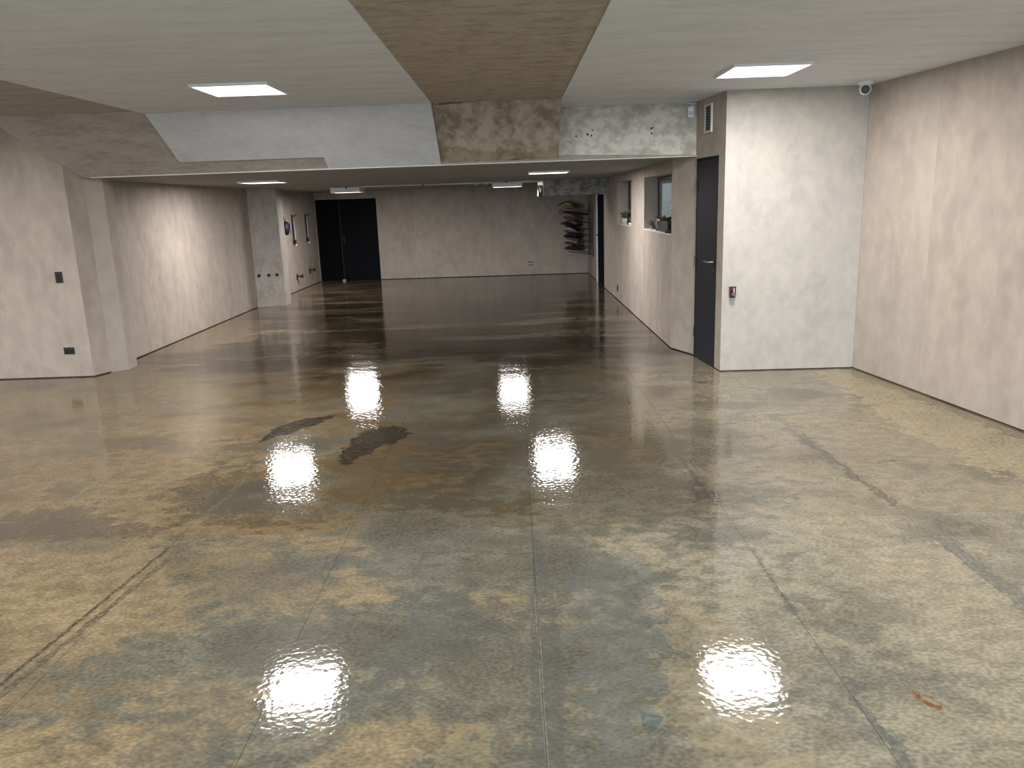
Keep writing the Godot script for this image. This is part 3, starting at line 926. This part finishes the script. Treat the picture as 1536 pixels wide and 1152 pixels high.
# ================================================================= things on the far left wall
func build_bike_wall() -> void:
	var group := "wall racks for bicycles on the far left wall"
	var rest_group := "black tyre rests low on the far left wall"
	var r := [["upright dark bicycle rack on the far left wall, nearer one", -17.12], ["upright dark bicycle rack on the far left wall, next to the black door", -18.22]]
	for i in 2:
		var z: float = r[i][1]
		var o := thing("bicycle_rack", r[i][0], "bike rack", Vector3(-4.645, 1.31, z), PI / 2, group)
		part(o, "rail", chamfer_box(0.05, 0.6, 0.025, 0.004), M.charcoal, Vector3(0, 0, 0.0125))
		part(o, "hook", tube([Vector3(0, 0.27, 0.02), Vector3(0, 0.27, 0.07), Vector3(0, 0.28, 0.1), Vector3(0, 0.305, 0.11)], 0.011), M.charcoal)
		part(o, "foot", chamfer_box(0.1, 0.09, 0.05, 0.01), M.black, Vector3(0, -0.27, 0.025))
		part(o, "cable", tube([Vector3(0.09, 0.2, 0.012), Vector3(0.1, 0.0, 0.02), Vector3(0.09, -0.2, 0.014), Vector3(0.11, -0.31, 0.012)], 0.008, 6), M.off_white)
		part(o, "cable_tip", cyl(0.018, 0.05, -1, 10), M.white, Vector3(0.11, -0.33, 0.02))
		var t := thing("tyre_rest", ["black tyre rest under the nearer bicycle rack", "black tyre rest under the bicycle rack by the black door"][i], "tyre rest", Vector3(-4.645, [0.3, 0.345][i], z), PI / 2, rest_group)
		part(t, "plate", chamfer_box(0.06, 0.14, 0.012, 0.003), M.black, Vector3(0, 0, 0.006))
		part(t, "arm", cyl(0.017, 0.1, -1, 12), M.black, Vector3(0, 0.015, 0.06), Vector3(PI / 2, 0, 0))
		part(t, "pad", cyl(0.038, 0.03, -1, 16), M.black, Vector3(0, 0.015, 0.118), Vector3(PI / 2, 0, 0))
	var b := thing("hanging_bag", "round dark blue bag hanging by a strap beside the concrete column", "bag", Vector3(-4.65, 1.35, -16.36), PI / 2)
	part(b, "pouch", lathe([Vector2(0, -0.075), Vector2(0.08, -0.07), Vector2(0.125, -0.04), Vector2(0.14, 0), Vector2(0.125, 0.04), Vector2(0.08, 0.07), Vector2(0, 0.075)], 24), plain(rgb8(17, 18, 40), 0.6), Vector3(0, 0, 0.085), Vector3(PI / 2, 0, 0))
	part(b, "band", tube([Vector3(-0.1, -0.11, 0.16), Vector3(0, 0.02, 0.172), Vector3(0.1, 0.11, 0.15)], 0.008, 6), plain(rgb8(110, 112, 140), 0.5))
	part(b, "strap", tube([Vector3(0, 0.13, 0.08), Vector3(-0.03, 0.2, 0.06), Vector3(-0.045, 0.28, 0.03)], 0.014, 8), M.black)
	part(b, "hook", cyl(0.02, 0.05, -1, 10), M.black, Vector3(-0.045, 0.285, 0.025), Vector3(PI / 2, 0, 0))


# ================================================================= boards at the far end of the window wall
func board_mesh(len: float, wid: float, thick: float, rocker: float) -> ArrayMesh:
	var st := SurfaceTool.new()
	st.begin(Mesh.PRIMITIVE_TRIANGLES)
	st.set_smooth_group(0)
	var rings := []
	var n := 18
	for i in n + 1:
		var s := -1.0 + 2.0 * i / n
		var hw := wid / 2 * sqrt(maxf(0.0, 1.0 - pow(absf(s), 2.8))) + 0.004
		var lift := rocker * pow(absf(s), 4.0)
		var ht := thick / 2 * (1.0 - 0.45 * absf(s))
		var ring := []
		for k in 10:
			var a := TAU * k / 10
			var cx := signf(cos(a)) * pow(absf(cos(a)), 0.5)
			ring.append(Vector3(cx * hw, lift + sin(a) * ht, s * len / 2))
		rings.append(ring)
	for i in n:
		for k in 10:
			var l := (k + 1) % 10
			var v := [rings[i][k], rings[i][l], rings[i + 1][l], rings[i + 1][k]]
			for q in [0, 1, 2, 0, 2, 3]:
				st.add_vertex(v[q])
	for e in [0, n]:
		for k in range(1, 9):
			for q in [rings[e][0], rings[e][k], rings[e][k + 1]]:
				st.add_vertex(q)
	st.generate_normals()
	return st.commit()


func boot_mesh() -> ArrayMesh:
	# binding: a sole with a heel cup that rises at the back
	var a := [Vector3(-0.05, 0, -0.13), Vector3(0.05, 0, -0.13), Vector3(0.055, 0, 0.13), Vector3(-0.055, 0, 0.13)]
	var b := [Vector3(-0.04, 0.1, -0.12), Vector3(0.04, 0.1, -0.12), Vector3(0.035, 0.045, 0.11), Vector3(-0.035, 0.045, 0.11)]
	return loft(a, b)


func build_boards() -> void:
	var rack := thing("board_rack", "black wall rack of steel arms holding the stacked boards", "rack", Vector3(1.785, 0, -18.1), 0.0)
	for z in [-0.42, 0.42]:
		part(rack, "upright", bm(0.025, 1.1, 0.04), M.window_black, Vector3(-0.013, 1.03, z))
	var kinds := [
		# height, colour, label, x shift, tilt, yaw, width
		[0.56, rgb8(84, 52, 40), "reddish brown board on the lowest arms of the rack", -0.02, 0.18, -0.25, 0.40],
		[0.69, rgb8(140, 140, 148), "pale grey patterned board second from bottom of the rack", -0.03, 0.22, -0.33, 0.42],
		[0.82, rgb8(26, 26, 30), "black board with boot bindings in the lower half of the rack", -0.04, 0.2, -0.27, 0.40],
		[0.95, rgb8(168, 160, 144), "cream edged board with black bindings midway up the rack", -0.05, 0.2, -0.30, 0.44],
		[1.09, rgb8(70, 30, 34), "dark red board with grey bindings above the cream board", -0.08, 0.1, -0.35, 0.46],
		[1.23, rgb8(120, 98, 84), "thin pinkish board below the black board bag", -0.04, 0.2, -0.28, 0.42],
		[1.48, rgb8(156, 148, 92), "pale yellow board with a black strap on top of the rack", -0.08, 0.16, -0.33, 0.48],
	]
	var mesh := board_mesh(1.24, 1.0, 0.032, 0.105)
	for i in kinds.size():
		var k: Array = kinds[i]
		for z in [-0.42, 0.42]:
			part(rack, "arm", tube([Vector3(-0.02, k[0] - 0.03, z), Vector3(-0.56, k[0] + 0.05, z)], 0.008, 8), M.black)
		var o := thing("wakeboard", k[2], "board", Vector3(1.42 + k[3], k[0] + 0.078, -18.1), -0.25, "boards stacked on the wall rack")
		var mat := plain(k[1], 0.35)
		var deck := part(o, "deck", mesh, mat, Vector3.ZERO, Vector3(0, 0, -0.147))
		deck.scale = Vector3(k[6], 1, 1)
		if i == 6:
			for z in [-0.2, 0.25]:
				part(o, "strap", tube([Vector3(-0.17, 0.05, z + 0.4), Vector3(-0.02, 0.13, z + 0.36), Vector3(0.02, 0.13, z + 0.36), Vector3(0.2, -0.0, z + 0.4)], 0.014, 6), M.black)
		elif i > 0 and i != 5:
			for z in [-0.21, 0.22]:
				part(o, "binding", boot_mesh(), plain([rgb8(20, 20, 22), rgb8(120, 120, 126), rgb8(30, 30, 34)][i % 3], 0.6), Vector3(0.02, 0.02, z), Vector3(0, 1.3, -k[4]))
				part(o, "strap", tube([Vector3(-0.1, 0.06, z), Vector3(0, 0.1, z), Vector3(0.1, 0.05, z)], 0.012, 6), M.charcoal)
	# soft bag lying between the top boards, its loop sticking out
	var b := thing("board_bag", "black soft bag with a carry loop under the yellow board", "bag", Vector3(1.40, 1.432, -17.8))
	var bag := lathe([Vector2(0, -0.3), Vector2(0.025, -0.28), Vector2(0.034, -0.1), Vector2(0.036, 0.1), Vector2(0.028, 0.26), Vector2(0, 0.29)], 14)
	part(b, "body", bag, plain(rgb8(18, 18, 20), 0.8), Vector3(0, 0, 0), Vector3(0, 0, PI / 2 - 0.12))
	var loop := []
	for q in 9:
		var a := PI * 0.5 + PI * q / 8.0
		loop.append(Vector3(-0.27 + cos(a) * 0.075, 0.03 + sin(a) * 0.05, 0.02))
	part(b, "carry_loop", tube(loop, 0.01, 6), plain(rgb8(60, 60, 60), 0.8))
	for q in [[1.26, -18.3], [1.43, -17.9]]:
		var h := thing("ceiling_wire", ["thin pale hook wire hanging above the boards, left one", "thin pale hook wire hanging above the boards, right one"][0 if q[0] < 1.3 else 1], "wire", Vector3(q[0], 2.09, q[1]), 0.0, "hook wires above the boards")
		part(h, "wire", tube([Vector3(0, 0, 0), Vector3(0, -0.36, 0), Vector3(0.02, -0.4, 0), Vector3(0.04, -0.37, 0)], 0.006, 6), M.off_white)


# ================================================================= plants on the window sills
func foliage(sd: int, count: int, spread: float, high: float, leaf: float) -> ArrayMesh:
	var rng := RandomNumberGenerator.new()
	rng.seed = sd
	var st := SurfaceTool.new()
	st.begin(Mesh.PRIMITIVE_TRIANGLES)
	for i in count:
		var a := rng.randf() * TAU
		var d := Vector3(cos(a), 0, sin(a))
		var s := d.cross(Vector3.UP)
		var root := d * rng.randf() * 0.03
		var tip := d * spread * rng.randf_range(0.4, 1.0) + Vector3.UP * high * rng.randf_range(0.35, 1.0)
		var mid := (root + tip) / 2 + Vector3.UP * high * 0.2
		var q := [root, mid + s * leaf, tip, mid - s * leaf]
		for k in [0, 1, 2, 0, 2, 3]:
			st.add_vertex(q[k])
	st.generate_normals()
	return st.commit()


func build_sill_plants() -> void:
	var green := plain(rgb8(86, 104, 72), 0.7)
	var dry := plain(rgb8(118, 112, 92), 0.8)
	# far window
	var p := thing("potted_plant", "leafy green plant in a small pot on the far window sill", "plant", Vector3(1.9, 1.314, -13.5))
	part(p, "pot", lathe([Vector2(0, 0), Vector2(0.045, 0), Vector2(0.06, 0.08), Vector2(0.05, 0.08), Vector2(0.05, 0.07), Vector2(0, 0.07)], 18), M.off_white)
	part(p, "foliage", foliage(4, 40, 0.11, 0.13, 0.018), green, Vector3(0, 0.07, 0))
	var bp := thing("planter_box", "black round pot with sprigs on the far window sill", "planter", Vector3(1.9, 1.314, -12.75))
	part(bp, "pot", lathe([Vector2(0, 0), Vector2(0.075, 0), Vector2(0.085, 0.03), Vector2(0.08, 0.17), Vector2(0.07, 0.17), Vector2(0.07, 0.15), Vector2(0, 0.15)], 20), M.black)
	part(bp, "sprigs", foliage(6, 26, 0.09, 0.13, 0.012), green, Vector3(0, 0.15, 0))
	var wb := thing("small_bowl", "tiny bright white bowl on the far window sill", "bowl", Vector3(1.84, 1.314, -12.5))
	part(wb, "bowl", lathe([Vector2(0, 0), Vector2(0.02, 0), Vector2(0.04, 0.035), Vector2(0.036, 0.035), Vector2(0.018, 0.006), Vector2(0, 0.006)], 16), M.white)
	# near window
	var d := thing("dried_plant", "dry trailing sprigs in a low dish on the near window sill", "plant", Vector3(1.91, 1.314, -10.75))
	part(d, "dish", lathe([Vector2(0, 0), Vector2(0.05, 0), Vector2(0.07, 0.03), Vector2(0.06, 0.03), Vector2(0, 0.02)], 16), M.charcoal)
	part(d, "sprigs", foliage(8, 36, 0.15, 0.12, 0.012), dry, Vector3(0, 0.02, 0))
	var b := thing("planter_box", "black rectangular planter box on the near window sill", "planter", Vector3(1.915, 1.314, -9.85))
	part(b, "box", bm(0.13, 0.13, 0.5), M.black, Vector3(0, 0.065, 0))
	for z in [-0.25, 0.25]:
		part(b, "rim", bm(0.14, 0.02, 0.012), M.charcoal, Vector3(0, 0.125, z))
	part(b, "sprigs", foliage(10, 40, 0.2, 0.07, 0.012), dry, Vector3(0, 0.13, -0.2))
	var j := thing("glass_jar", "small glass jar left of the black planter box", "jar", Vector3(1.87, 1.314, -10.28))
	part(j, "jar", lathe([Vector2(0, 0), Vector2(0.04, 0), Vector2(0.043, 0.02), Vector2(0.043, 0.1), Vector2(0.03, 0.12), Vector2(0, 0.12)], 18), plain(rgb8(96, 102, 92), 0.15))
	part(j, "lid", cyl(0.034, 0.02), M.galvanised, Vector3(0, 0.13, 0))
	var st := thing("pebble", "dark pebble at the near end of the near window sill", "stone", Vector3(1.83, 1.313, -9.45))
	part(st, "stone", lathe([Vector2(0, 0), Vector2(0.04, 0.003), Vector2(0.052, 0.02), Vector2(0.035, 0.04), Vector2(0, 0.045)], 14), plain(rgb8(58, 58, 56), 0.7))
